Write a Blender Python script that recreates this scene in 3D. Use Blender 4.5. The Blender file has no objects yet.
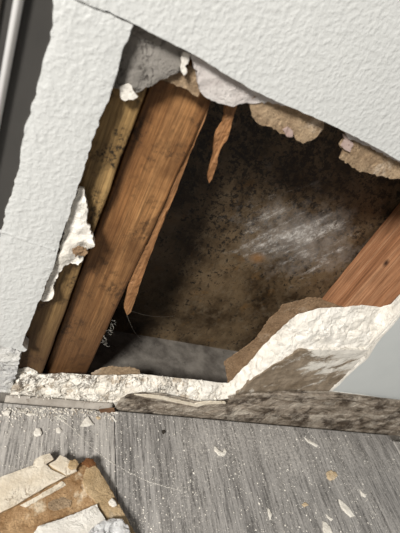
import bpy, math, random
from mathutils import Vector, Matrix, noise, geometry

random.seed(7)
scene = bpy.context.scene
C = scene.collection

# ------------------------------------------------------------------ camera
H = 0.34                       # camera height above the floor (m)
DW = 0.6745 * H + 0.008        # camera distance in front of the wall face
FPX = 414.587
AX = Vector((0.88823408, 0.22543767, 0.4002725))      # world X,Y,Z seen in camera axes (right, down, forward)
AY = Vector((-0.18345742, -0.62474689, 0.7589695))
AZ = Vector((0.42116932, -0.74757553, -0.51356327))
CAM = Vector((0, -DW, H))
cam_d = bpy.data.cameras.new('camera')
cam = bpy.data.objects.new('camera', cam_d)
C.objects.link(cam)
rot = Matrix(((AX[0], -AX[1], -AX[2]), (AY[0], -AY[1], -AY[2]), (AZ[0], -AZ[1], -AZ[2])))
cam.matrix_world = Matrix.Translation(CAM) @ rot.to_4x4()
cam_d.sensor_fit = 'HORIZONTAL'
cam_d.sensor_width = 36
cam_d.lens = 36 * FPX / 400
cam_d.clip_start = 0.01
cam_d.dof.use_dof = True
cam_d.dof.focus_distance = 0.375
cam_d.dof.aperture_fstop = 14
scene.camera = cam

# ------------------------------------------------------------------ light
world = bpy.data.worlds.new('world')
scene.world = world
world.use_nodes = True
world.node_tree.nodes['Background'].inputs[0].default_value = (0.93, 0.96, 1.0, 1)
world.node_tree.nodes['Background'].inputs[1].default_value = 0.12
def area(name, loc, target, size, power, col):
    d = bpy.data.lights.new(name, 'AREA')
    d.shape = 'DISK'; d.size = size; d.energy = power; d.color = col
    o = bpy.data.objects.new(name, d); C.objects.link(o)
    o.location = loc
    o.rotation_euler = (Vector(target) - Vector(loc)).to_track_quat('-Z', 'Y').to_euler()
area('window_light', (-1.0, -1.02, 1.12), (0.15, 0, 0.1), 0.38, 52, (1.0, 0.965, 0.91))
vs = scene.view_settings
vs.view_transform = 'Standard'
vs.look = 'None'
vs.gamma = 1
vs.use_curve_mapping = False
vs.exposure = 0.0

# ------------------------------------------------------------------ helpers
def ray(px, py):
    c = Vector((px - 200, py - 266.5, FPX))
    return Vector((AX.dot(c), AY.dot(c), AZ.dot(c)))
def W(px, py, y=0.0):          # point of the plane parallel to the wall at depth y
    d = ray(px, py); p = CAM + d * ((DW + y) / d[1]); return p
def F(px, py, z=0.0):          # point of a level plane at height z
    d = ray(px, py); return CAM + d * ((z - H) / d[2])
def fbm(p, s, o=4):
    return noise.fractal(Vector(p) * s, 1.0, 2.0, o)

def tag(o, label=None, cat=None, group=None, kind=None):
    if label: o['label'] = label
    if cat: o['category'] = cat
    if group: o['group'] = group
    if kind: o['kind'] = kind
    return o
def empty(name, loc):
    o = bpy.data.objects.new(name, None); C.objects.link(o); o.location = loc
    o.empty_display_size = 0.02
    return o
def wloc(o):
    v = Vector((0, 0, 0))
    while o is not None:
        v += Vector(o.location); o = o.parent
    return v
def mk(name, verts, faces, mats, parent=None, fmat=None, smooth=False, base=None):
    verts = [Vector(v) for v in verts]
    if parent is not None: off = wloc(parent); loc = Vector((0, 0, 0))
    else:
        if base is None:
            n = len(verts)
            base = Vector((sum(v.x for v in verts) / n, sum(v.y for v in verts) / n, min(v.z for v in verts)))
        off = loc = Vector(base)
    me = bpy.data.meshes.new(name)
    me.from_pydata([v - off for v in verts], [], faces)
    if not isinstance(mats, (list, tuple)): mats = [mats]
    for m in mats: me.materials.append(m)
    if fmat: me.polygons.foreach_set('material_index', fmat)
    if smooth: me.polygons.foreach_set('use_smooth', [True] * len(me.polygons))
    me.update()
    o = bpy.data.objects.new(name, me); C.objects.link(o)
    o.location = loc
    if parent is not None: o.parent = parent
    return o

def box(name, x0, x1, y0, y1, z0, z1, mat, parent=None, bev=0.0, base=None):
    """box with bevelled edges and slightly wavy long sides"""
    import bmesh
    bm = bmesh.new()
    bmesh.ops.create_cube(bm, size=1)
    for v in bm.verts:
        v.co = Vector((x0 + (v.co.x + .5) * (x1 - x0), y0 + (v.co.y + .5) * (y1 - y0), z0 + (v.co.z + .5) * (z1 - z0)))
    if bev: bmesh.ops.bevel(bm, geom=bm.edges[:], offset=bev, segments=2, affect='EDGES', profile=0.5)
    bm.verts.index_update()
    vs_ = [v.co.copy() for v in bm.verts]; fs = [[v.index for v in f.verts] for f in bm.faces]
    bm.free()
    return mk(name, vs_, fs, mat, parent, base=base)

def inside(p, poly):
    r = False; n = len(poly); j = n - 1
    for i in range(n):
        a, b = poly[i], poly[j]
        if (a[1] > p[1]) != (b[1] > p[1]) and p[0] < (b[0] - a[0]) * (p[1] - a[1]) / (b[1] - a[1]) + a[0]: r = not r
        j = i
    return r
def segd(p, a, b):
    ax, ay = a; bx, by = b
    L = (bx - ax) ** 2 + (by - ay) ** 2
    t = 0 if L == 0 else max(0, min(1, ((p[0] - ax) * (bx - ax) + (p[1] - ay) * (by - ay)) / L))
    return math.hypot(p[0] - ax - t * (bx - ax), p[1] - ay - t * (by - ay))

def slab(name, pts, to3, thick, mats, parent=None, step=0.002, grid=0.003, jit=0.0004, disp=None, tdisp=None,
         maxseg=1e9, smooth=False, seed=0, nogrid=False, edge_drop=0.0):
    """solid sheet: outline pts (u,v) refined and roughened, front at to3(u,v,d), back thick behind.
       mats = [front, side] or one material; disp(u,v) adds to d (towards the viewer side), edge_drop rounds the rim"""
    rnd = random.Random(seed)
    poly = []
    n = len(pts)
    for i in range(n):
        a, b = pts[i], pts[(i + 1) % n]
        L = math.hypot(b[0] - a[0], b[1] - a[1])
        k = max(1, min(int(L / step), 400)) if L < maxseg else 1
        nx, ny = -(b[1] - a[1]) / (L + 1e-9), (b[0] - a[0]) / (L + 1e-9)
        for q in range(k):
            t = q / k
            w = 0 if q == 0 else (rnd.uniform(-1, 1) * jit + jit * 1.5 * noise.noise(Vector(((a[0] + t * (b[0] - a[0])) * 300 + seed, (a[1] + t * (b[1] - a[1])) * 300, 0))))
            poly.append((a[0] + t * (b[0] - a[0]) + nx * w, a[1] + t * (b[1] - a[1]) + ny * w))
    ring = len(poly)
    P2 = [Vector(p) for p in poly]
    if not nogrid:
        u0, u1 = min(p[0] for p in poly), max(p[0] for p in poly)
        v0, v1 = min(p[1] for p in poly), max(p[1] for p in poly)
        nu, nv = int((u1 - u0) / grid) + 1, int((v1 - v0) / grid) + 1
        for i in range(nu):
            for j in range(nv):
                p = (u0 + (i + .5 + rnd.uniform(-.3, .3)) * grid, v0 + (j + .5 + rnd.uniform(-.3, .3)) * grid)
                if inside(p, poly) and min(segd(p, poly[k - 1], poly[k]) for k in range(ring)) > grid * .35:
                    P2.append(Vector(p))
    edges = [(i, (i + 1) % ring) for i in range(ring)]
    ov, oe, of, iv, ie, if_ = geometry.delaunay_2d_cdt(P2, edges, [list(range(ring))], 1, 1e-7)
    tri = [list(f) for f in of]
    if tri:
        ar = 0
        a, b, c = (ov[i] for i in tri[0][:3])
        if (b[0] - a[0]) * (c[1] - a[1]) - (b[1] - a[1]) * (c[0] - a[0]) < 0: tri = [f[::-1] for f in tri]
    # boundary edges
    cnt = {}
    for f in tri:
        for q in range(len(f)):
            e = (f[q], f[(q + 1) % len(f)])
            cnt[e] = 1
    bnd = [e for e in cnt if (e[1], e[0]) not in cnt]
    bset = set(i for e in bnd for i in e)
    N = len(ov)
    verts = []
    for i, p in enumerate(ov):
        d = disp(p[0], p[1]) if disp else 0
        if i in bset: d -= edge_drop
        verts.append(to3(p[0], p[1], d))
    for i, p in enumerate(ov):
        d = tdisp(p[0], p[1]) if tdisp else 0
        verts.append(to3(p[0], p[1], -thick + d))
    faces = list(tri); fm = [0] * len(tri)
    faces += [[i + N for i in f[::-1]] for f in tri]; fm += [len(mats) - 1 if isinstance(mats, (list, tuple)) else 0] * len(tri)
    for a, b in bnd:
        faces.append([b, a, a + N, b + N]); fm.append(1 if isinstance(mats, (list, tuple)) and len(mats) > 1 else 0)
    return mk(name, verts, faces, mats, parent, fm, smooth)

def wallmap(y0):               # (u,v) = (x,z) on the wall, displacement towards the room
    return lambda u, v, d: Vector((u, y0 - d, v))
def floormap(z0):
    return lambda u, v, d: Vector((u, v, z0 + d))
def wpts(px, y): return [(W(a, b, y).x, W(a, b, y).z) for a, b in px]
def fpts(px, z): return [(F(a, b, z).x, F(a, b, z).y) for a, b in px]

# ------------------------------------------------------------------ materials
class Mat:
    def __init__(s, name):
        s.m = bpy.data.materials.new(name); s.m.use_nodes = True
        s.t = s.m.node_tree; s.n = s.t.nodes; s.b = s.n['Principled BSDF']
        s.tc = s.n.new('ShaderNodeTexCoord').outputs['Object']
    def link(s, a, b): s.t.links.new(a, b)
    def mapping(s, scale=(1, 1, 1), loc=(0, 0, 0), rot=(0, 0, 0)):
        m = s.n.new('ShaderNodeMapping'); m.inputs['Scale'].default_value = scale
        m.inputs['Location'].default_value = loc; m.inputs['Rotation'].default_value = rot
        s.link(s.tc, m.inputs[0]); return m.outputs[0]
    def noise(s, scale, detail=4, rough=.55, vec=None, dist=0):
        x = s.n.new('ShaderNodeTexNoise'); x.inputs['Scale'].default_value = scale
        x.inputs['Detail'].default_value = detail; x.inputs['Roughness'].default_value = rough
        x.inputs['Distortion'].default_value = dist
        s.link(vec if vec is not None else s.tc, x.inputs['Vector']); return x.outputs['Fac']
    def voro(s, scale, vec=None, feat='F1'):
        x = s.n.new('ShaderNodeTexVoronoi'); x.inputs['Scale'].default_value = scale; x.feature = feat
        s.link(vec if vec is not None else s.tc, x.inputs['Vector']); return x.outputs['Distance']
    def ramp(s, fac, stops, interp='LINEAR'):
        r = s.n.new('ShaderNodeValToRGB'); e = r.color_ramp.elements; r.color_ramp.interpolation = interp
        while len(e) < len(stops): e.new(0.5)
        for q, (p, c) in zip(e, stops):
            q.position = p; q.color = (c, c, c, 1) if isinstance(c, (int, float)) else (*c, 1)
        s.link(fac, r.inputs[0]); return r.outputs[0]
    def mix(s, fac, a, b, mode='MIX'):
        x = s.n.new('ShaderNodeMix'); x.data_type = 'RGBA'; x.blend_type = mode
        for i, v in ((0, fac), (6, a), (7, b)):
            if isinstance(v, (int, float)): x.inputs[i].default_value = v if i == 0 else (v, v, v, 1)
            elif isinstance(v, tuple): x.inputs[i].default_value = (*v, 1)
            else: s.link(v, x.inputs[i])
        return x.outputs[2]
    def math(s, op, a, b=0.0, c=0.0):
        x = s.n.new('ShaderNodeMath'); x.operation = op
        for i, v in enumerate((a, b, c)):
            if isinstance(v, (int, float)): x.inputs[i].default_value = v
            else: s.link(v, x.inputs[i])
        return x.outputs[0]
    def blob(s, centre, radius, soft=1.0):      # 1 inside an ellipsoid around centre, 0 outside
        m = s.n.new('ShaderNodeVectorMath'); m.operation = 'SUBTRACT'; m.inputs[1].default_value = centre
        s.link(s.tc, m.inputs[0])
        d = s.n.new('ShaderNodeVectorMath'); d.operation = 'DIVIDE'; d.inputs[1].default_value = radius
        s.link(m.outputs[0], d.inputs[0])
        l = s.n.new('ShaderNodeVectorMath'); l.operation = 'LENGTH'; s.link(d.outputs[0], l.inputs[0])
        mr = s.n.new('ShaderNodeMapRange'); mr.inputs[1].default_value = 1 - soft; mr.inputs[2].default_value = 1.0
        mr.inputs[3].default_value = 1; mr.inputs[4].default_value = 0; mr.clamp = True
        s.link(l.outputs['Value'], mr.inputs[0]); return mr.outputs[0]
    def bump(s, h, strength=.5, dist=.001):
        x = s.n.new('ShaderNodeBump'); x.inputs['Strength'].default_value = strength
        x.inputs['Distance'].default_value = dist
        s.link(h, x.inputs['Height'])
        s.link(x.outputs[0], s.b.inputs['Normal'])
    def done(s, col, rough=.7, spec=.4, metal=0):
        if isinstance(col, tuple): s.b.inputs['Base Color'].default_value = (*col, 1)
        else: s.link(col, s.b.inputs['Base Color'])
        if isinstance(rough, (int, float)): s.b.inputs['Roughness'].default_value = rough
        else: s.link(rough, s.b.inputs['Roughness'])
        s.b.inputs['Specular IOR Level'].default_value = spec
        s.b.inputs['Metallic'].default_value = metal
        return s.m

def m_paint():
    m = Mat('white_textured_paint')
    a = m.ramp(m.noise(330, 2, .5, dist=.2), [(.4, 0), (.68, 1)])
    b = m.noise(150, 2, .5)
    c = m.ramp(m.noise(120, 1, .5), [(.62, 0), (.72, 1)])
    h = m.math('ADD', m.math('MULTIPLY', a, .6), m.math('MULTIPLY', b, .55))
    h = m.math('ADD', h, m.math('MULTIPLY', c, .35))
    m.bump(h, .45, .001)
    return m.done(m.mix(m.noise(25, 3), (.53, .54, .53), (.6, .608, .596)), .5, .4)
def m_greyface():
    m = Mat('smooth_grey_face')  # greyer and smoother than the upper wall panels
    m.bump(m.noise(160, 3), .2, .0006)
    return m.done(m.mix(m.noise(40, 3), (.5, .525, .52), (.56, .58, .57)), .5, .35)
def m_gypsum(name, c0, c1, spots=None, bs=.8, dirt=(.25, .21, .17), dthr=.62, crack=0.0, patch=None):
    m = Mat(name)
    c = m.mix(m.ramp(m.noise(60, 5, .65), [(.35, 0), (.65, 1)]), c0, c1)
    if patch:
        c = m.mix(m.ramp(m.noise(75, 5, .7, m.mapping((1, 1, 1), (5, 3, 1))), [(.53, 0), (.6, .85)]), c, patch)
    if spots:
        c = m.mix(m.math('MULTIPLY', m.ramp(m.noise(spots, 6, .78), [(dthr, 0), (dthr + .07, 1)]), .85), c, dirt)
    h = m.noise(420, 5, .7)
    if crack:
        k = m.ramp(m.noise(85, 4, .65, None, 1.2), [(.475, 0), (.495, 1), (.515, 0)])
        k = m.math('MULTIPLY', k, m.ramp(m.noise(40, 3), [(.45, 0), (.6, 1)]))
        c = m.mix(m.math('MULTIPLY', k, crack), c, dirt)
        h = m.math('SUBTRACT', h, k)
    m.bump(h, bs, .0014)
    return m.done(c, .9, .15)
def m_paper(name, c0, c1, c2, grain=.6, thr=.6):
    m = Mat(name)
    c = m.mix(m.ramp(m.noise(70, 6, .7), [(.38, 0), (.62, 1)]), c0, c1)
    c = m.mix(m.ramp(m.noise(38, 5, .65), [(thr, 0), (thr + .07, 1)]), c, c2)
    c = m.mix(m.math('MULTIPLY', m.ramp(m.noise(430, 4, .8), [(.5, 0), (.64, 1)]), grain), c, tuple(x * .4 for x in c0))
    c = m.mix(m.math('MULTIPLY', m.ramp(m.noise(430, 4, .8, m.mapping((1, 1, 1), (4, 7, 2))), [(.54, 0), (.66, 1)]), grain * .8), c, tuple(min(1, x * 1.6) for x in c1))
    m.bump(m.noise(460, 5, .75), 1.0, .0013)
    return m.done(c, .9, .15)
def m_wood(name, dark, mid, light, axis='Z', mold=0.0, mold_scale=45, ring=95, stain=.55, knot=None, damp=0.0):
    m = Mat(name)
    sc = {'Z': (1, 1, .03), 'X': (.03, 1, 1), 'Y': (1, .03, 1)}[axis]
    v = m.mapping(sc)
    g = m.noise(ring, 3, .6, v, .8)
    f = m.noise(520, 4, .7, v, .3)
    line = m.ramp(m.noise(ring * 2.3, 3, .7, v, 1.0), [(.44, 0), (.5, 1), (.56, 0)])
    c = m.ramp(g, [(.3, dark), (.47, mid), (.66, light)])
    c = m.mix(.75, c, m.ramp(f, [(.34, .3), (.5, .85), (.66, 1.12)]), 'MULTIPLY')
    c = m.mix(m.math('MULTIPLY', line, .45), c, tuple(x * .55 for x in dark))
    c = m.mix(m.math('MULTIPLY', m.ramp(m.noise(20, 5, .65), [(.42, 0), (.66, 1)]), stain), c, tuple(x * .7 for x in dark))
    if mold:
        k = m.ramp(m.noise(mold_scale, 4, .65), [(.5, 0), (.62, 1)])
        k2 = m.ramp(m.noise(mold_scale * 9, 4, .75), [(.46, 0), (.58, 1)])
        c = m.mix(m.math('MULTIPLY', m.math('MULTIPLY', k, k2), mold), c, (.012, .009, .006))
    if damp:                     # tide-marked damp stain rising from the foot of the timber
        sep = m.n.new('ShaderNodeSeparateXYZ'); m.link(m.tc, sep.inputs[0])
        hgt = m.math('ADD', sep.outputs['Z'], m.math('MULTIPLY', m.noise(22, 5, .7, m.mapping((1, 1, .35))), .12))
        c = m.mix(m.ramp(hgt, [(.12, damp), (.27, 0)]), c, (.06, .03, .014))
    if knot:
        c = m.mix(m.blob(knot, (.05, .0045, .006), .8), c, (.05, .022, .012))
    m.bump(m.math('ADD', g, m.math('MULTIPLY', f, .8)), .6, .0008)
    return m.done(c, .6, .3)
def m_backpanel():
    m = Mat('moldy_back_panel')
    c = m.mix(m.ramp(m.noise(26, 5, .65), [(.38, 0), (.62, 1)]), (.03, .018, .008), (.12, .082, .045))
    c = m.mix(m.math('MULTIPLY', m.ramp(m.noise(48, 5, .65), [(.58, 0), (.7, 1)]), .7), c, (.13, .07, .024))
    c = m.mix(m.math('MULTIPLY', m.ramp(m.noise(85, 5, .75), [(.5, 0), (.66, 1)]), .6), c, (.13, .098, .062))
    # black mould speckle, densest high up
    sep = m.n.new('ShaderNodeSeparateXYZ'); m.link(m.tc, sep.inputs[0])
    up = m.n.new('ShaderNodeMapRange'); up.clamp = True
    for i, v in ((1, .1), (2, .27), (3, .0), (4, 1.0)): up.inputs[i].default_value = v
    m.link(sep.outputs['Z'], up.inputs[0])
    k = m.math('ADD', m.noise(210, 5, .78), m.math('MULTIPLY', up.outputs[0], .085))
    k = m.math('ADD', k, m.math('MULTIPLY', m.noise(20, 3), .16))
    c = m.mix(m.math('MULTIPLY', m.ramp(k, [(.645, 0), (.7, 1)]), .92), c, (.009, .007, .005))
    # pale slanting streaks over a greyer oval, densest round one centre
    p = W(303, 240, .1)
    a, b = W(250, 255, .1), W(345, 215, .1)
    ang = math.atan2(b.z - a.z, b.x - a.x)
    rv = m.mapping((1, 1, 1), rot=(0, ang, 0))
    ms = m.n.new('ShaderNodeMapping'); ms.inputs['Scale'].default_value = (.3, 1, 1); m.link(rv, ms.inputs[0])
    st = m.noise(75, 6, .75, ms.outputs[0], .5)
    bl = m.blob((p.x, .1, p.z), (.105, .2, .07), 1.0)
    w = m.ramp(m.math('ADD', m.math('MULTIPLY', bl, .2), st), [(.62, 0), (.84, 1)])
    haze = m.math('MULTIPLY', m.ramp(m.math('ADD', m.math('MULTIPLY', bl, .5), m.noise(45, 6, .75)), [(.6, 0), (1.05, 1)]), .55)
    c = m.mix(haze, c, (.36, .33, .3))
    w2 = m.ramp(m.noise(170, 6, .82), [(.42, .05), (.6, 1)])
    c = m.mix(m.math('MULTIPLY', m.math('MULTIPLY', w, w2), m.ramp(bl, [(0, 0), (.3, 1)])), c, (.72, .7, .66))
    q = W(258, 259, .1)
    c = m.mix(m.math('MULTIPLY', m.blob((q.x, .1, q.z), (.012, .2, .009), .8), .7), c, (.26, .13, .045))
    m.bump(m.noise(240, 5, .7), .7, .0014)
    return m.done(c, .5, .4)
def m_plank(name, c0, c1, c2, dust=None):
    m = Mat(name)
    v = m.mapping((1, .07, 1), rot=(0, 0, math.radians(-4)))
    g = m.noise(60, 4, .65, v, .6)
    f = m.noise(420, 4, .75, v, .4)
    c = m.ramp(g, [(.3, c0), (.5, c1), (.7, c2)])
    c = m.mix(.8, c, m.ramp(f, [(.39, .25), (.49, .95), (.63, 1.45)]), 'MULTIPLY')
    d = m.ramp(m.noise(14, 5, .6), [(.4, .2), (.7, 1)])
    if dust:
        d = m.math('ADD', d, m.math('MULTIPLY', m.blob(dust, (.13, .05, .1), 1.0), .9))  # stronger pale mix in an oval around the given centre
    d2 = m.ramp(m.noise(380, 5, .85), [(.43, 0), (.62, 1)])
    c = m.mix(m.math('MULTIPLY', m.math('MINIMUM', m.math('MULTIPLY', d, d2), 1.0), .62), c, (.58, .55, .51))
    m.bump(m.math('ADD', g, m.math('MULTIPLY', f, .9)), .45, .0005)
    return m.done(c, m.ramp(m.noise(30, 3), [(.3, .36), (.7, .55)]), .45)
def m_rotted():
    m = Mat('dirty_rotted_strip')
    v = m.mapping((.22, 1, 1))
    g = m.noise(75, 6, .72, v, .9)
    c = m.ramp(g, [(.35, (.03, .021, .014)), (.46, (.2, .16, .12)), (.57, (.38, .325, .265)), (.7, (.6, .54, .455))])
    c = m.mix(m.ramp(m.noise(32, 5, .7), [(.5, 0), (.6, .85)]), c, (.045, .03, .02))
    c = m.mix(m.ramp(m.noise(46, 6, .8, m.mapping((1, 1, 1), (3, 1, 2))), [(.52, 0), (.64, .75)]), c, (.48, .43, .36))
    m.bump(m.math('ADD', g, m.noise(420, 4, .7)), 1.0, .0018)
    return m.done(c, .8, .2)
def m_stained():
    m = Mat('stained_plaster_face')
    c = m.mix(m.ramp(m.noise(40, 5, .65), [(.35, 0), (.65, 1)]), (.16, .12, .08), (.29, .235, .175))
    c = m.mix(m.ramp(m.noise(150, 5, .75), [(.56, 0), (.68, .5)]), c, (.08, .055, .035))
    p = W(352, 352, 0)
    v = m.mapping((1, 1, 1), rot=(0, math.radians(35), 0))
    ms = m.n.new('ShaderNodeMapping'); ms.inputs['Scale'].default_value = (.4, 1, 1); m.link(v, ms.inputs[0])
    bl = m.blob((p.x, 0, p.z), (.075, .1, .05), 1.0)
    w = m.ramp(m.math('ADD', m.noise(70, 6, .7, ms.outputs[0], .5), m.math('MULTIPLY', bl, .3)), [(.58, 0), (.68, 1)])
    c = m.mix(m.math('MULTIPLY', w, .9), c, (.7, .67, .61))
    m.bump(m.noise(300, 5, .7), .8, .0012)
    return m.done(c, .85, .2)
def m_slab():
    m = Mat('dusty_grey_base')
    c = m.mix(m.ramp(m.noise(50, 5, .65), [(.35, 0), (.65, 1)]), (.09, .08, .07), (.21, .193, .17))
    c = m.mix(m.ramp(m.noise(75, 5, .75), [(.58, 0), (.68, .8)]), c, (.05, .045, .04))
    m.bump(m.noise(300, 5, .7), .5, .001)
    return m.done(c, .85, .2)
def m_simple(name, c0, c1, scale, rough, spec=.4, metal=0, bs=.15):
    m = Mat(name)
    m.bump(m.noise(scale * 3, 3), bs, .0004)
    return m.done(m.mix(m.noise(scale, 4), c0, c1), rough, spec, metal)

PAINT = m_paint(); GREYF = m_greyface()
GYP = m_gypsum('white_gypsum', (.68, .645, .58), (.84, .81, .75), 90, .55, (.42, .36, .29), .74, .35)
GYPD = m_gypsum('dirty_gypsum', (.66, .61, .53), (.9, .87, .8), 60, 1.0, (.15, .115, .085), .575, .7, (.4, .33, .25))
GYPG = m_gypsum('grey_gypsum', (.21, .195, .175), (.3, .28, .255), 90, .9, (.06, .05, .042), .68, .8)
TAN = m_paper('tan_backing_paper', (.26, .18, .11), (.42, .31, .2), (.5, .4, .3))
BROWNP = m_paper('brown_backing_paper', (.2, .125, .07), (.3, .2, .12), (.34, .25, .17))
DEBR = m_paper('debris_brown_paper', (.25, .14, .062), (.5, .33, .18), (.72, .6, .44), .3, .56)
DEBT = m_paper('debris_tan_paper', (.4, .28, .15), (.54, .4, .24), (.68, .56, .4), .3)
CREAM = m_gypsum('cream_plaster', (.64, .55, .42), (.82, .75, .63), 60, .6, (.36, .24, .13), .62, .7)
STUDA = m_wood('olive_mouldy_wood', (.15, .085, .03), (.36, .22, .085), (.46, .3, .125), 'Z', .95, 40, 80, damp=.8)
STUDB = m_wood('orange_brown_wood', (.13, .054, .019), (.35, .165, .06), (.48, .25, .1), 'Z', .75, 26, 85, .7, damp=.75)
_d = ray(386, 263); _k = CAM + _d * (W(400, 200, .102).x / _d[0])
STUDC = m_wood('reddish_wood', (.24, .1, .045), (.44, .21, .105), (.55, .295, .16), 'Z', 0, 45, 110, .3, (-.019, _k.y - .05755, _k.z + .007))
SPLI = m_wood('pale_split_wood', (.2, .09, .035), (.37, .18, .075), (.47, .26, .12), 'Z', 0)
BACK = m_backpanel(); ROT = m_rotted(); STAIN = m_stained(); SLAB = m_slab()
BEAD = m_gypsum('greyish_coated_bead', (.3, .27, .235), (.44, .405, .36), 90, .5, (.14, .11, .085), .6)
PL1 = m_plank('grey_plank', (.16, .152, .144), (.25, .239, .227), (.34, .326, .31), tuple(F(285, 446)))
PL2 = m_plank('light_grey_plank', (.25, .237, .222), (.33, .313, .293), (.41, .39, .363))
FRAME = m_simple('dark_grey_coating', (.042, .04, .037), (.055, .052, .048), 60, .38)
GLINT = m_simple('painted_edge_highlight', (.8, .8, .79), (.88, .88, .87), 40, .22, .7, .0, .03)  # near-white non-metal colour; the metal edge's highlight is painted in
FILM = m_simple('clear_film', (.8, .81, .81), (.9, .9, .9), 60, .22, .5, 0, .6)
FILM.node_tree.nodes['Principled BSDF'].inputs['Transmission Weight'].default_value = .45
DARKD = m_simple('dark_speck', (.02, .018, .015), (.05, .04, .03), 200, .9)
CHIPW = m_gypsum('chip_white', (.66, .62, .55), (.8, .77, .7), None, .5)
CHIPT = m_gypsum('chip_tan', (.5, .37, .22), (.62, .52, .38), None, .5)
WEB = m_simple('web_thread', (.5, .47, .42), (.6, .57, .5), 100, .8)

# ------------------------------------------------------------------ floor
floor = tag(box('floor', -1.2, 1.8, -2.0, .16, -.06, -.0072, SLAB, base=(0, 0, 0)), kind='structure',
            label='dusty grey sub floor under the planks', cat='floor')
YE = -0.0084
SEAM = 0.1168; SEAM2 = 0.4885
def plank(x0, x1, y0, y1, mat, dz=0.0):
    return box('floor_plank', x0, x1, y0, y1, -.0072 + dz, dz, mat, floor, .0007)
plank(SEAM - .372, SEAM - .0003, -1.3, YE - .0015, PL2, -.0004)
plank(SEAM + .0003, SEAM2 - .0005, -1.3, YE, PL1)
plank(SEAM2 + .0005, SEAM2 + .372, -1.3, YE - .008, PL2)
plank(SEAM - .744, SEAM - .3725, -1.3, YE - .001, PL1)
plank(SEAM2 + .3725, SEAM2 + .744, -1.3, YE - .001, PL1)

# ------------------------------------------------------------------ wall (front layer with the hole)
wall = tag(empty('wall_front', (0, 0, 0)), kind='structure', label='white textured drywall broken open above the floor', cat='wall')
ztop = W(134, 24).z
strip = [(0, 235), (2.5, 224), (6, 211), (11, 197), (17.5, 170), (25, 132), (34, 100), (37.5, 79), (44, 62), (45, 54), (49, 40), (54, 19), (54, 0)]
strip_r = [(134, 24), (122, 52), (117, 75), (110, 97), (96, 130), (82, 177), (77, 190), (72, 205), (69, 217), (62, 235), (59, 247), (54, 267), (46, 285), (41, 300), (37, 305), (34, 315), (30, 325), (27, 332), (24, 340), (22, 346), (27, 351), (24, 353), (15, 350), (0, 347)]
sp = wpts(strip, 0)
sl = [(p[0] + .0008 * math.sin(i * 2.1), p[1]) for i, p in enumerate(sp[:-1])] + [(-.0125, ztop - .0006)]
sr = wpts(strip_r, 0)
sr[0] = (sr[0][0], ztop - .0006)
sl = [(-.0135, sr[-1][1] - .002), (-.014, .1), (-.0138, .14)] + sl
slab('side_panel', sl + sr, wallmap(.0008), .0119, [PAINT, GYP], wall, step=.0025, grid=.006, jit=.00045, seed=3, edge_drop=.0004)
top_edge = [(134, 24), (165, 40), (188, 51.5), (205, 61), (227, 75), (252, 90), (290, 107), (325, 122), (350, 134), (375, 147), (400, 161)]
te = wpts(top_edge, 0)
up = [(-.0125, 1.6), (-.0122, .5), (-.0125, ztop)] + te + [(.33, te[-1][1] - .001), (.352, te[-1][1] - .006), (.356, .26), (.35, .215), (1.3, .215), (1.3, 1.6)]
slab('upper_panel', up, wallmap(0), .0127, [PAINT, GYP], wall, step=.003, jit=.0002, seed=5, nogrid=True, maxseg=.25)
# the cut line bead where upper panel meets the side panel
b0, b1 = W(60, -8, 0), W(105, 13, 0)
slab('joint_bead', [(-.0122, ztop - .0012), (.004, ztop - .0012), (.0115, ztop - .0004), (.013, ztop + .0006), (.004, ztop + .0022), (-.0122, ztop + .0026)],
     wallmap(-.0002), .0012, [PAINT], wall, step=.002, grid=.002, jit=.0002, seed=8, edge_drop=.0003)
# shallow horizontal tape ridge across the side panel
rp = wpts([(-2, 230), (20, 237), (40, 244), (56, 250), (55, 252.5), (38, 247), (18, 240), (-2, 233)], 0)
slab('tape_ridge', rp, wallmap(.0006), .0004, [PAINT], wall, step=.002, grid=.001, jit=.0001, seed=9, edge_drop=.0003)
# smooth grey lower panel on the right
ge = wpts([(329, 391), (337, 384), (345, 376), (356, 366), (365, 358), (369, 352), (375, 343), (380, 336), (390, 325), (399, 314)], 0)
gb = wpts([(400, 400.5), (372, 396.5), (350, 393.5)], 0)
slab('lower_panel', ge + [(.349, .2145), (1.3, .2145), (1.3, gb[0][1] + .004)] + gb, wallmap(-.0004), .0118, [GREYF, GYP], wall, step=.0025, jit=.0004, seed=11, nogrid=True, maxseg=.3)
# white rim of split face paper along the broken edge of the grey panel
rim = ge + [(a + .0019 + .0006 * math.sin(i * 1.7), b + .0002) for i, (a, b) in enumerate(reversed(ge))]
slab('split_paper_rim', rim, wallmap(-.0012), .0012, [GYP], wall, step=.002, jit=.0002, seed=13, nogrid=True)
gl = list(reversed(gb)) + [(1.0, gb[0][1] + .004)]
slab('split_paper_rim', [ge[0]] + gl + [(a, b + .0011) for a, b in reversed(gl)] + [(ge[0][0] + .001, ge[0][1] + .0011)], wallmap(-.0012), .0012, [GYP], wall, step=.002, jit=.0002, seed=14, nogrid=True, maxseg=.2)

# bare gypsum below the side panel
bl = wpts([(-6, 340), (20, 342), (21, 350), (19, 362), (17, 372), (13, 384), (9, 396), (-6, 398)], .005)
bare = slab('bare_gypsum', bl, wallmap(.005), .007, [m_gypsum('pale_scuffed_gypsum', (.5, .5, .5), (.74, .73, .69), 95, .9, (.035, .03, .025), .56, .8)], wall, step=.002, grid=.003, jit=.0005,
     disp=lambda u, v: .0009 * fbm((u, v, 3), 180), seed=12)

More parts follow.
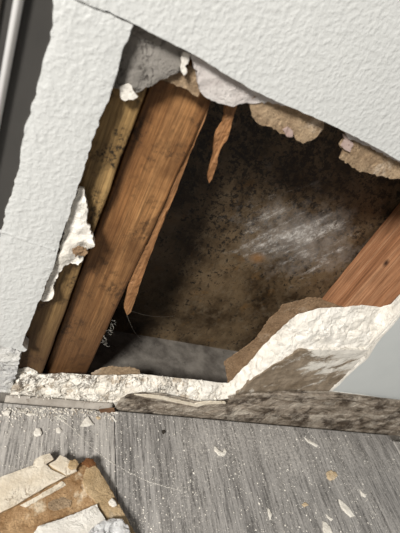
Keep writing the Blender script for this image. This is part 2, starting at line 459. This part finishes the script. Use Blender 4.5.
# torn remains hanging behind the top edge
def torn(name, px, y, mats, thick=.003, amp=.0008, seed=0, par=wall, grid=.0025, jit=.0006, curl=0):
    return slab(name, wpts(px, y), wallmap(y), thick, mats, par, step=.0018, grid=grid, jit=jit,
                disp=lambda u, v: amp * fbm((u, v, seed), 130), tdisp=lambda u, v: amp * fbm((u, v, seed), 130), seed=seed, edge_drop=.0002)
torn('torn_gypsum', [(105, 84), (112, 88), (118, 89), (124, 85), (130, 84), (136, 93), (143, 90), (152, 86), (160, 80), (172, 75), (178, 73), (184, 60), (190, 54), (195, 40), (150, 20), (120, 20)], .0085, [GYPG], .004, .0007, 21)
torn('torn_gypsum', [(119, 87), (125, 85), (129, 84), (135, 93), (138, 97), (133, 100), (125, 101), (120, 96)], .0065, [GYP], .002, .0008, 22)
torn('torn_gypsum', [(181, 58), (184, 52), (190, 54), (189, 60), (185, 66), (187, 73), (184, 76), (181, 71), (182, 64)], .006, [GYP], .0022, .001, 23)
torn('torn_paper', [(160, 80), (172, 75), (180, 72), (190, 66), (200, 72), (203, 90), (198, 97), (190, 92), (183, 88), (174, 84), (165, 81)], .0125, [TAN], .001, .0006, 24)
LILAC = m_gypsum('lilac_grey_gypsum', (.5, .46, .44), (.68, .645, .62), 80, 1.0, (.24, .15, .09), .6)
torn('torn_gypsum', [(190, 55), (197, 75), (200, 91), (204, 96), (212, 101), (222, 104), (234, 107), (240, 104), (250, 104), (262, 102), (290, 106), (320, 119), (322, 108), (250, 70), (200, 40)], .006, [LILAC], .005, .0009, 25)
torn('torn_paper', [(246, 100), (250, 105), (252, 113), (256, 122), (262, 126), (272, 127), (280, 134), (286, 135), (291, 133), (297, 141), (303, 144), (311, 141), (318, 136), (323, 130), (325, 120), (320, 108), (290, 95), (255, 85)], .0072, [TAN], .002, .0008, 26)
torn('torn_paper', [(341, 124), (343, 132), (345, 138), (340, 145), (343, 152), (340, 159), (350, 165), (358, 171), (370, 174), (380, 176), (392, 179), (402, 179), (430, 186), (440, 175), (400, 140), (350, 118)], .0068, [TAN], .002, .0009, 27)
torn('torn_gypsum', [(344, 126), (347, 136), (353, 140), (360, 143), (368, 146), (376, 150), (392, 159), (400, 163), (400, 150), (360, 125)], .0045, [LILAC], .002, .0006, 28)
PINK = m_gypsum('pinkish_torn_layer', (.36, .26, .23), (.5, .4, .36), 120, .8, (.2, .12, .09), .6)
torn('torn_paper', [(283, 130), (288, 127), (293, 131), (293, 137), (287, 137)], .0058, [PINK], .0012, .0006, 29, grid=.0015, jit=.0003)
torn('torn_paper', [(343, 134), (350, 139), (354, 145), (350, 152), (345, 150), (341, 146), (345, 139)], .0054, [PINK], .0012, .0006, 30, grid=.0015, jit=.0003)
# crumpled flap of torn face on the side panel's broken edge
flap_px = [(74, 198), (79, 189), (84, 190), (86, 200), (88, 212), (86, 222), (91, 232), (95, 244), (92, 249), (87, 253), (78, 265), (70, 264), (63, 268), (58, 276), (54, 286), (53, 297), (48, 302), (41, 301), (48, 281), (56, 262), (61, 245), (66, 225), (70, 212)]
flap = slab('torn_flap', wpts(flap_px, .004), wallmap(.005), .0035, [GYP], wall, step=.0016, grid=.0018, jit=.0006,
            disp=lambda u, v: .0034 * fbm((u, v, 2), 80, 2) + .0005 * fbm((u, v, 5), 260), tdisp=lambda u, v: .0022 * fbm((u, v, 2), 95), seed=31)
slab('torn_paper', wpts([(72, 250), (78, 247), (86, 249), (88, 252), (83, 256), (75, 257)], .001), wallmap(.0012), .0015, [BROWNP], wall, step=.001, grid=.0012, jit=.0006,
     disp=lambda u, v: .0015 * fbm((u, v, 2), 240), seed=32)

# broken gypsum stub along the bottom of the hole: slope from the front edge up to the back edge
pairs = [((9, 398), (17, 369)), ((22, 398), (30, 367)), ((40, 399), (40, 374)), ((60, 401), (62, 373)), ((90, 403), (92, 375)), ((115, 402), (118, 375)),
         ((140, 392), (142, 374)), ((170, 395), (168, 377)), ((200, 401), (200, 380)), ((222, 403), (222, 383)), ((234, 395), (229, 383)), ((246, 385), (240, 371)),
         ((258, 375), (251, 361)), ((270, 366), (263, 346)), ((285, 358), (279, 330)), ((300, 352), (296, 315)), ((320, 349), (320, 308)), ((345, 352), (345, 307)),
         ((362, 352), (362, 305)), ((374, 341), (380, 307)), ((392, 322), (394, 303)), ((404, 308), (402, 292))]
lo = [W(*a, .0) for a, b in pairs]; hi = [W(*b, .0127) for a, b in pairs]
def loft(name, lo, hi, mats, parent, nsub=14, step=.0018, amp=.0018, zbase=-.0068, seed=0, bulge=0.0, fs=140, amp2=.0006, smooth=False):
    rows = []
    for i in range(len(lo) - 1):
        L = max((lo[i + 1] - lo[i]).length, (hi[i + 1] - hi[i]).length)
        k = max(1, int(L / step))
        for q in range(k + (1 if i == len(lo) - 2 else 0)):
            t = q / k
            rows.append((lo[i].lerp(lo[i + 1], t), hi[i].lerp(hi[i + 1], t)))
    verts = []; M = nsub + 3
    for a, b in rows:
        a = Vector(a); b = Vector(b)
        verts.append(Vector((a.x, a.y, zbase)))
        for s in range(nsub + 1):
            t = s / nsub
            p = a.lerp(b, t)
            w = math.sin(math.pi * min(max(t, .0), 1)) * .8 + .3
            n = Vector((0, -.75, .6))
            p = p + n * (amp * w * fbm((p.x, p.y + seed, p.z), fs) + amp2 * fbm((p.x, p.y, p.z + seed), fs * 4) + bulge * math.sin(math.pi * t))
            p.x += amp * .6 * noise.noise(p * 200)
            verts.append(p)
        verts.append(Vector((b.x, b.y, zbase)))
    faces = []
    R = len(rows)
    for i in range(R - 1):
        for s in range(M - 1):
            q = i * M + s
            faces.append([q, q + M, q + M + 1, q + 1])
        faces.append([i * M + M - 1, (i + 1) * M + M - 1, (i + 1) * M, i * M])
    faces.append(list(range(M))); faces.append(list(range((R - 1) * M, R * M))[::-1])
    return mk(name, verts, faces, mats, parent, smooth=smooth)
loft('broken_gypsum_edge', lo[:9], hi[:9], GYPD, wall, 16, .0016, .0046, seed=1, fs=110, amp2=.0007)
loft('broken_gypsum_edge', lo[8:], hi[8:], GYP, wall, 26, .0018, .0036, seed=2, fs=75, amp2=.0007, bulge=.0012)
# stained face left under the break
slab('stained_face', wpts([(228, 402), (250, 383), (270, 368), (300, 351), (345, 350), (369, 350), (350, 371), (329, 391), (329, 402), (290, 405)], -.0018), wallmap(-.0016), .0105, [STAIN], wall, step=.0025, grid=.003, jit=.0006,
     disp=lambda u, v: .0009 * fbm((u, v, 9), 120), seed=35)
# brown backing paper standing up behind the break
slab('backing_paper', wpts([(224, 362), (232, 357), (245, 347), (255, 340), (262, 330), (270, 318), (278, 312), (282, 305), (300, 301), (307, 298), (320, 298), (331, 303), (346, 308), (346, 330), (290, 350), (250, 390), (228, 384), (226, 370)], .0135),
     wallmap(.0135), .0008, [BROWNP], wall, step=.002, grid=.004, jit=.0006, disp=lambda u, v: .0006 * fbm((u, v, 1), 60), tdisp=lambda u, v: .0006 * fbm((u, v, 1), 60), seed=36)
slab('backing_paper', wpts([(91, 374), (100, 369), (112, 366), (122, 368), (130, 367), (140, 371), (142, 382), (91, 384)], .0165),
     wallmap(.0165), .0007, [TAN], wall, step=.0015, grid=.003, jit=.0006, disp=lambda u, v: .0008 * fbm((u, v, 1), 90), tdisp=lambda u, v: .0008 * fbm((u, v, 1), 90), seed=37)

# ------------------------------------------------------------------ inner back panel of the cavity
YB = .102
back = tag(box('wall_back', -.3, 1.3, YB, YB + .0127, -.0072, 1.6, BACK, base=(0, 0, 0)), kind='structure', label='mouldy dark brown inner panel at the back of the cavity', cat='wall')
box('light_block_cap', -.3, 1.3, .0128, YB - .0002, 1.562, 1.6, STUDB, back, .001)  # unseen cap, added to stop light leaking into the cavity top

# ------------------------------------------------------------------ studs
YS = .022
gx = W(75, 290, .0135).x
def stud(x0, x1, y0, y1, mat, label, z0=-.007, seed=0, wob=.0006):
    root = tag(empty('wall_stud', ((x0 + x1) / 2, (y0 + y1) / 2, z0)), label, 'stud')
    # body: rounded-edge section swept up with slight waviness
    r = .0018; sec = []
    for cx, cy, a0 in ((x1 - r, y1 - r, 0), (x0 + r, y1 - r, 90), (x0 + r, y0 + r, 180), (x1 - r, y0 + r, 270)):
        for k in range(3):
            a = math.radians(a0 + 45 * k); sec.append((cx + r * math.cos(a), cy + r * math.sin(a)))
    zs = [z0 + .004 * i for i in range(90)] + [.6, 1.0, 1.5618]
    verts = []; n = len(sec)
    for z in zs:
        for k, (x, y) in enumerate(sec):
            verts.append((x + wob * noise.noise(Vector((x * 90 + seed, y * 90, z * 45))) * (1 if z < .4 else 0), y + wob * noise.noise(Vector((x * 90, y * 90 + seed, z * 45))) * (1 if z < .4 else 0), z))
    faces = []
    for i in range(len(zs) - 1):
        for k in range(n):
            faces.append([i * n + k, i * n + (k + 1) % n, (i + 1) * n + (k + 1) % n, (i + 1) * n + k])
    faces.append(list(range(n))[::-1]); faces.append(list(range((len(zs) - 1) * n, len(zs) * n)))
    mk('timber', verts, faces, mat, root)
    return root
rx = W(87, 374, YS).x
stud(gx - .0395, gx - .0012, .0133, .1015, STUDA, 'olive brown mouldy wood stud beside the left broken drywall edge', seed=4)
sb = stud(gx + .0012, rx, YS, .1015, STUDB, 'orange brown wood stud with split right edge, left of the cavity', seed=9)
slab('splinter', wpts([(211, 100), (204, 122), (190, 155), (172, 202), (157, 238), (146, 267), (136, 297), (131, 312), (127, 316), (124, 308), (127, 292), (131, 268), (140, 240), (150, 217), (164, 182), (184, 138), (205, 98)], .024), wallmap(.024), .005, [SPLI], sb, step=.005, grid=.003, jit=.0002,
     disp=lambda u, v: .0012 * fbm((u * 3, v * .3, 1), 200), seed=41)
xr = W(400, 200, YB).x
stud(xr, xr + .038, .0136, .1015, STUDC, 'clean reddish wood stud at the right side of the cavity', seed=14)

# hanging splinter
sp2 = slab('wood_splinter', wpts([(227, 92), (225, 108), (225, 116), (223, 123), (219, 129), (216, 135), (215, 142), (214, 152), (211, 165), (208, 177), (209, 183), (212, 179), (216, 168), (218, 156), (222, 147), (228, 138), (231, 127), (234, 115), (237, 105), (240, 92)], .0165), wallmap(.0165), .0035, [SPLI], None, step=.002, grid=.0018, jit=.0003,
     disp=lambda u, v: .001 * fbm((u * 3, v * .4, 1), 220), seed=44)
tag(sp2, 'pale pointed wood splinter hanging from the torn top edge', 'splinter')

# ------------------------------------------------------------------ rotted strip along the wall foot, pale bead on the left
top = [(117, 404), (121, 398), (128, 394), (140, 392), (160, 393), (180, 397), (196, 401), (215, 401), (240, 396.5), (265, 392), (290, 390), (330, 391.5), (360, 395), (400, 400), (440, 405)]
hi2 = [W(a, b, -.0028) for a, b in top] + [Vector((.8, -.0022, .058)), Vector((1.28, -.0022, .058))]
lo2 = [Vector((p.x, -.0034, -.0068)) for p in hi2]
lo2[0] = Vector((SEAM + .0006, -.0034, -.0068))
loft('rotted_strip', lo2, hi2, ROT, None, 18, .003, .0016, zbase=-.0069, seed=5, fs=(70), amp2=.0009, bulge=.0008)
rs = C.objects['rotted_strip']
tag(rs, 'dirty rotted brown board strip along the wall foot behind the planks', 'board')
# lifted pale layer lying along the strip top
lay = wpts([(134, 394.5), (150, 395), (165, 397), (182, 401), (195, 404), (200, 402.5), (210, 401.5), (225, 402), (226, 403.5), (205, 404.5), (197, 407), (193, 406), (178, 403), (160, 399), (145, 397)], -.006)
sl_px = [(228, 397.5), (262, 394), (300, 394.5), (345, 397), (400, 403), (440, 408), (440, 412), (400, 407), (370, 405), (345, 401), (318, 400), (300, 398.5), (262, 398), (240, 400), (230, 401)]
slab('split_layer', wpts(sl_px, -.0062), wallmap(-.0062), .0022, [ROT], rs, step=.002, grid=.0016, jit=.0004, disp=lambda u, v: .0007 * fbm((u * .4, v, 3), 160), seed=49, edge_drop=.0004)
slab('peeled_layer', lay, wallmap(-.0062), .0012, [CREAM], rs, step=.0015, grid=.0012, jit=.0002, seed=47)

bt = [(6, 395), (20, 395), (40, 397), (70, 399.5), (95, 402), (113, 403)]
hi3 = [W(a, b, -.001) for a, b in bt]
lo3 = [Vector((p.x, -.0072, -.0068)) for p in hi3]
tr = loft('trim_1', lo3, hi3, BEAD, None, 12, .003, .0005, zbase=-.0069, seed=6, fs=80, amp2=.0002, bulge=.0022, smooth=True)
tag(tr, 'low smooth greyish rounded bead along the wall foot at left', 'trim', kind='structure')
wb = slab('wood_offcut', fpts([(99, 409), (114, 407.5), (115, 412), (101, 412)], .001), floormap(.001), .0012, [m_wood('small_brown_wood', (.1, .05, .025), (.2, .11, .06), (.28, .17, .1), 'X')], None, step=.002, grid=.002, jit=.0003, seed=48)
tag(wb, 'small brown wood scrap at the left end of the rotted strip', 'scrap')

# ------------------------------------------------------------------ dark door frame at the far left
df = tag(empty('door_1', (-.04, 0, 0)), kind='structure', label='dark grey door frame with a bright metal edge', cat='door frame')
box('frame_face', -.0275, -.006, .0022, .03, 0, 1.6, FRAME, df, .0008)
xb = W(9, 50, -.003).x
vb = []; fb = []
for i, z in enumerate((0, 1.6)):
    for k in range(16):
        a = 2 * math.pi * k / 16; vb.append((xb + .0022 * math.cos(a), -.0005 + .0026 * math.sin(a), z))
for k in range(16): fb.append([k, (k + 1) % 16, 16 + (k + 1) % 16, 16 + k])
fb += [list(range(16))[::-1], list(range(16, 32))]
mk('edge_bead', vb, fb, GLINT, df, smooth=True)
box('frame_return', xb - .02, xb - .0015, .0008, .02, 0, 1.6, FRAME, df, .0006)
box('gasket', xb - .0082, xb - .0066, -.001, .002, 0, 1.6, DARKD, df, .0003)
box('inner_leaf', -.5, xb - .0205, .0004, .03, 0, 1.6, FRAME, df, .001)

# ------------------------------------------------------------------ debris pile bottom left
def debris(name, px, z, thick, mats, label, cat, seed, amp=.001, tilt=None, group=None, fs=90, step=.002, grid=.003, jit=.0004, smooth=False):
    o = slab(name, fpts(px, z), floormap(z), thick, mats, None, step=step, grid=grid, jit=jit,
             disp=lambda u, v: amp * fbm((u, v, seed), fs) + amp * .22 * fbm((u, v, seed), fs * 5), tdisp=lambda u, v: amp * .5 * fbm((u, v, seed), fs), seed=seed, edge_drop=.0004, smooth=smooth)
    return tag(o, label, cat, group)
sheet = debris('paper_sheet', [(70, 476), (80, 463), (88, 459), (94, 462), (98, 468), (106, 480), (117, 500), (128, 520), (137, 536), (150, 560), (-10, 575), (-12, 515), (12, 507), (45, 487)], .005, .0045, [DEBR, DEBT],
       'stained brown drywall paper piece at the bottom of the debris heap', 'debris', 51, .0012, fs=45)
slab('pale_patch', fpts([(20, 505), (30, 500), (45, 491), (62, 481), (66, 485), (50, 494), (38, 500), (26, 507)], .0062), floormap(.0062), .002, [CREAM], sheet, step=.002, grid=.003, jit=.0004, seed=61, edge_drop=.0003)
slab('pale_patch', fpts([(48, 503), (55, 499), (64, 497), (72, 500), (70, 507), (58, 510), (50, 509)], .0062), floormap(.0062), .002, [TAN], sheet, step=.002, grid=.003, jit=.0005, seed=62, edge_drop=.0003)
debris('plaster_piece', [(-12, 482), (5, 475), (33, 465), (35, 459), (42, 455), (50, 453), (54, 459), (46, 464), (51, 469), (60, 473), (66, 476), (45, 487), (12, 507), (-12, 519)], .0085, .003, [CREAM, DEBT],
       'long cream plaster piece reaching the left frame edge in the debris heap', 'debris', 52, .0006, fs=40, step=.004, jit=.0003)
debris('plaster_piece', [(49, 464), (56, 460), (60, 455), (67, 458), (75, 465), (77, 471), (67, 475.5), (61, 472), (53, 468)], .0088, .003, [CREAM, DEBT],
       'small cream plaster fragment between the long cream piece and the rust scrap', 'debris', 58, .0006, fs=40, step=.004, jit=.0003)
debris('paper_strip', [(86, 490), (83, 480), (87, 467), (94, 463), (106, 480), (117, 500), (128, 520), (140, 543), (122, 546), (108, 520), (96, 502)], .0072, .0018, [DEBT, DEBT],
       'tan folded paper strip along the right edge of the debris heap', 'debris', 53, .0009, fs=50)
debris('plaster_piece', [(32, 536), (38, 526), (60, 519), (85, 509), (97, 504), (101, 512), (108, 522), (116, 540), (110, 560), (25, 560)], .0100, .0045, [GYP, GYP],
       'short white plaster piece at the bottom edge, beside the plastic film', 'debris', 54, .0010, fs=45)
debris('plastic_film', [(84, 540), (92, 528), (104, 520), (114, 518), (122, 519), (128, 525), (131, 536), (128, 556), (90, 558)], .0125, .0009, [FILM],
       'crumpled clear plastic film on top of the debris heap', 'plastic', 55, .0030, fs=150, grid=.0016, smooth=False)
debris('paper_scrap', [(82, 463), (86, 458), (93, 459), (96, 464), (90, 467)], .0088, .0014, [m_paper('rust_paper', (.13, .055, .022), (.24, .11, .045), (.32, .17, .08))],
       'small rust brown scrap at the upper tip of the debris heap', 'scrap', 56, .001, grid=.0015, step=.001)
debris('paper_scrap', [(68, 466), (70, 460), (76, 459), (79, 464), (76, 469), (71, 469)], .0112, .0012, [DEBT],
       'small tan scrap on the end of the long cream plaster piece', 'scrap', 57, .0008, grid=.0015, step=.001)

# ------------------------------------------------------------------ chips on the floor
chips = [
 ([(109, 501), (112, 498), (116, 501), (117, 505), (113, 506), (110, 504)], CHIPW, 'round white chip stuck on the tan paper strip of the heap', .0092),
 ([(80, 426), (84, 420), (88, 416), (91, 420), (94, 424), (87, 426)], CHIPW, 'white triangular plaster chip on the light plank near the wall foot', .0015),
 ([(34, 431), (36, 428), (40, 428), (42, 432), (41, 435), (37, 436), (34, 434)], CHIPW, 'round pale plaster chip on the left plank above the debris heap', .0015),
 ([(327, 472), (331, 470), (336, 472), (338, 475), (335, 479), (331, 480), (328, 477)], CHIPT, 'tan and white plaster chip on the grey plank at right', .002),
 ([(339, 499), (343, 501), (348, 506), (352, 511), (355, 516), (351, 517), (346, 512), (341, 506)], CHIPW, 'long thin pale chip near the lower right corner', .0012),
 ([(323, 521), (326, 522), (330, 526), (333, 533), (330, 537), (325, 534), (323, 528)], CHIPW, 'white leaf shaped chip cut by the bottom edge', .0012),
 ([(360, 490), (363, 493), (367, 494), (366, 497), (362, 496)], CHIPW, 'small white chip just right of the long thin pale chip', .001),
 ([(215, 446), (219, 450), (223, 452), (225, 448), (227, 451), (225, 455), (220, 455), (215, 450)], CHIPW, 'white curled paint shaving in the middle of the grey plank', .0018),
 ([(111, 416), (113, 416), (117, 421), (116, 422.5)], CHIPW, 'thin pale flake lying on the plank seam', .0008),
 ([(304, 437), (310, 440), (318, 445), (317, 447), (308, 442)], CHIPW, 'thin white sliver behind the tan chip', .0008),
 ([(268, 508), (270, 510), (272, 515), (270, 520), (268.5, 514)], CHIPW, 'narrow white flake low in the middle of the grey plank', .0008),
 ([(326, 514), (329, 516), (333, 519), (332, 521), (328, 518)], CHIPW, 'small white sliver above the leaf shaped chip', .0008),
 ([(56, 428), (59, 427), (62, 430), (60, 433), (57, 432)], CHIPW, 'small white chip right of the round pale chip', .001),
 ([(3, 412), (7, 410), (11, 411), (9, 415), (4, 415)], CHIPW, 'pale chip at the left frame edge by the bead', .0015),
 ([(26, 414), (33, 412), (36, 414), (30, 416)], CHIPW, 'flat pale chip lying just below the bead', .001),
 ([(162, 430), (165, 429.5), (166, 432), (164, 434), (162.5, 433)], DARKD, 'tiny dark speck on the grey plank near the seam', .001),
 ([(96, 417), (99, 416), (101, 418), (98, 419.5)], CHIPT, 'tiny tan crumb right of the white triangular chip', .001),
 ([(302, 504), (306, 502), (309, 505), (305, 507)], CHIPT, 'small tan crumb left of the long thin pale chip', .001),
]
for i, (px, mt, lab, t) in enumerate(chips):
    o = slab('plaster_chip', fpts(px, t), floormap(t), min(t - .00005, .002), [mt], None, step=.0012, grid=.0014, jit=.0003, disp=lambda u, v: .0004 * fbm((u, v, i), 300), seed=70 + i, edge_drop=.0003)
    tag(o, lab, 'chip', 'plaster chips on the floor')

# ------------------------------------------------------------------ dust and crumbs (uncountable)
def crumbs(name, pts, mat, label, cat):
    verts = []; faces = []
    for (p, s) in pts:
        b = len(verts); k = 5; a0 = random.random() * 6.28
        st = random.uniform(.5, 1.0); ang = random.random() * 6.28
        for j in range(k):
            a = a0 + 2 * math.pi * j / k; rr = s * random.uniform(.6, 1.1)
            dx, dy = rr * math.cos(a), rr * st * math.sin(a)
            verts.append(Vector((p.x + dx * math.cos(ang) - dy * math.sin(ang), p.y + dx * math.sin(ang) + dy * math.cos(ang), p.z)))
        verts.append(Vector((p.x, p.y, p.z + s * random.uniform(.4, 1.0))))
        for j in range(k): faces.append([b + j, b + (j + 1) % k, b + k])
    o = mk(name, verts, faces, mat)
    return tag(o, label, cat, kind='stuff')
pts = []
for i in range(14000):
    px, py = random.uniform(-30, 430), random.uniform(405, 560)
    p = F(px, py, 0)
    if p.y > YE - .002: continue
    dens = .35 + .65 * max(0, noise.noise(Vector((p.x * 22, p.y * 22, 4))) + .35)
    if p.y > -.03: dens += .4
    if random.random() > dens: continue
    pts.append((p, min(.0014, .00016 + .00021 * random.expovariate(1.1))))
crumbs('plaster_dust', pts, CHIPW, 'fine white plaster dust and specks scattered over the planks', 'dust')
pts = []
for i in range(420):
    p = F(random.uniform(-10, 118), 408 + abs(random.gauss(0, 6)), 0)
    p.y = min(p.y, YE - .002)
    pts.append((p, random.uniform(.0004, .0014)))
crumbs('plaster_rubble', pts, GYPD, 'dirty plaster crumbs heaped along the wall foot at left', 'rubble')
pts = []
for i in range(60):
    k = random.randrange(0, 9); t = random.random(); q = random.random()
    p = lo[k].lerp(lo[k + 1], t).lerp(hi[k].lerp(hi[k + 1], t), q)
    pts.append((p + Vector((0, -.0006, .0003)), random.uniform(.0008, .0028)))
for i in range(70):
    p = W(random.uniform(8, 112), 398 + random.gauss(0, 2.0), -.003)
    pts.append((p, random.uniform(.0004, .0013)))
crumbs('plaster_rubble', pts, GYPD, 'broken plaster crumbs resting on the broken lower edge below the studs', 'rubble')
# curved dusty scratch
ctrl = [(56, 416), (63, 421), (72, 428), (84, 440), (98, 453), (114, 464), (132, 474), (150, 482), (166, 487), (182, 491)]
pts = []
for i in range(len(ctrl) - 1):
    for k in range(34):
        t = (k + random.random()) / 34
        x = ctrl[i][0] + t * (ctrl[i + 1][0] - ctrl[i][0]); y = ctrl[i][1] + t * (ctrl[i + 1][1] - ctrl[i][1])
        pts.append((F(x + random.gauss(0, .3), y + random.gauss(0, .3), 0), random.uniform(.00022, .0005)))
for k in range(70):
    pts.append((F(60 + random.gauss(0, 4), 418 + random.gauss(0, 2.2), 0), random.uniform(.0003, .0007)))
crumbs('dust_trail', pts, CHIPW, 'thin curved white dust trail crossing the plank seam', 'dust trail')

# ------------------------------------------------------------------ cobweb threads at the stud foot
def tube(verts, faces, path, r):
    b = len(verts)
    for i, p in enumerate(path):
        d = (path[min(i + 1, len(path) - 1)] - path[max(i - 1, 0)]).normalized()
        u = d.orthogonal().normalized(); w = d.cross(u)
        for k in range(4):
            a = k * math.pi / 2; verts.append(p + (u * math.cos(a) + w * math.sin(a)) * r)
    for i in range(len(path) - 1):
        for k in range(4): faces.append([b + i * 4 + k, b + i * 4 + (k + 1) % 4, b + i * 4 + 4 + (k + 1) % 4, b + i * 4 + 4 + k])
v_, f_ = [], []
for i in range(14):
    t = random.random(); px, py = 113 - 15 * t + random.gauss(0, 1), 318 + 32 * t
    a = W(px, py, YS - .001); path = [a]
    for k in range(5): path.append(path[-1] + Vector((random.uniform(-.0005, .0022), random.uniform(-.001, .001), random.uniform(-.0018, .0012))))
    tube(v_, f_, path, .00007)
tag(mk('cobweb', v_, f_, WEB), 'fine pale fibres caught on the lower right edge of the orange stud', 'cobweb', kind='stuff')
v_, f_ = [], []
a, b = W(131, 311, .018), W(175, 316, YB - .001)
tube(v_, f_, [a.lerp(b, t / 12) - Vector((0, 0, .004 * math.sin(math.pi * t / 12))) for t in range(13)], .00008)
a, b = W(127, 315, .018), W(140, 338, .09)
tube(v_, f_, [a.lerp(b, t / 12) - Vector((0, 0, .003 * math.sin(math.pi * t / 12))) for t in range(13)], .00008)
tag(mk('cobweb_thread', v_, f_, WEB), 'thin web threads strung from the split stud edge into the dark cavity', 'cobweb')
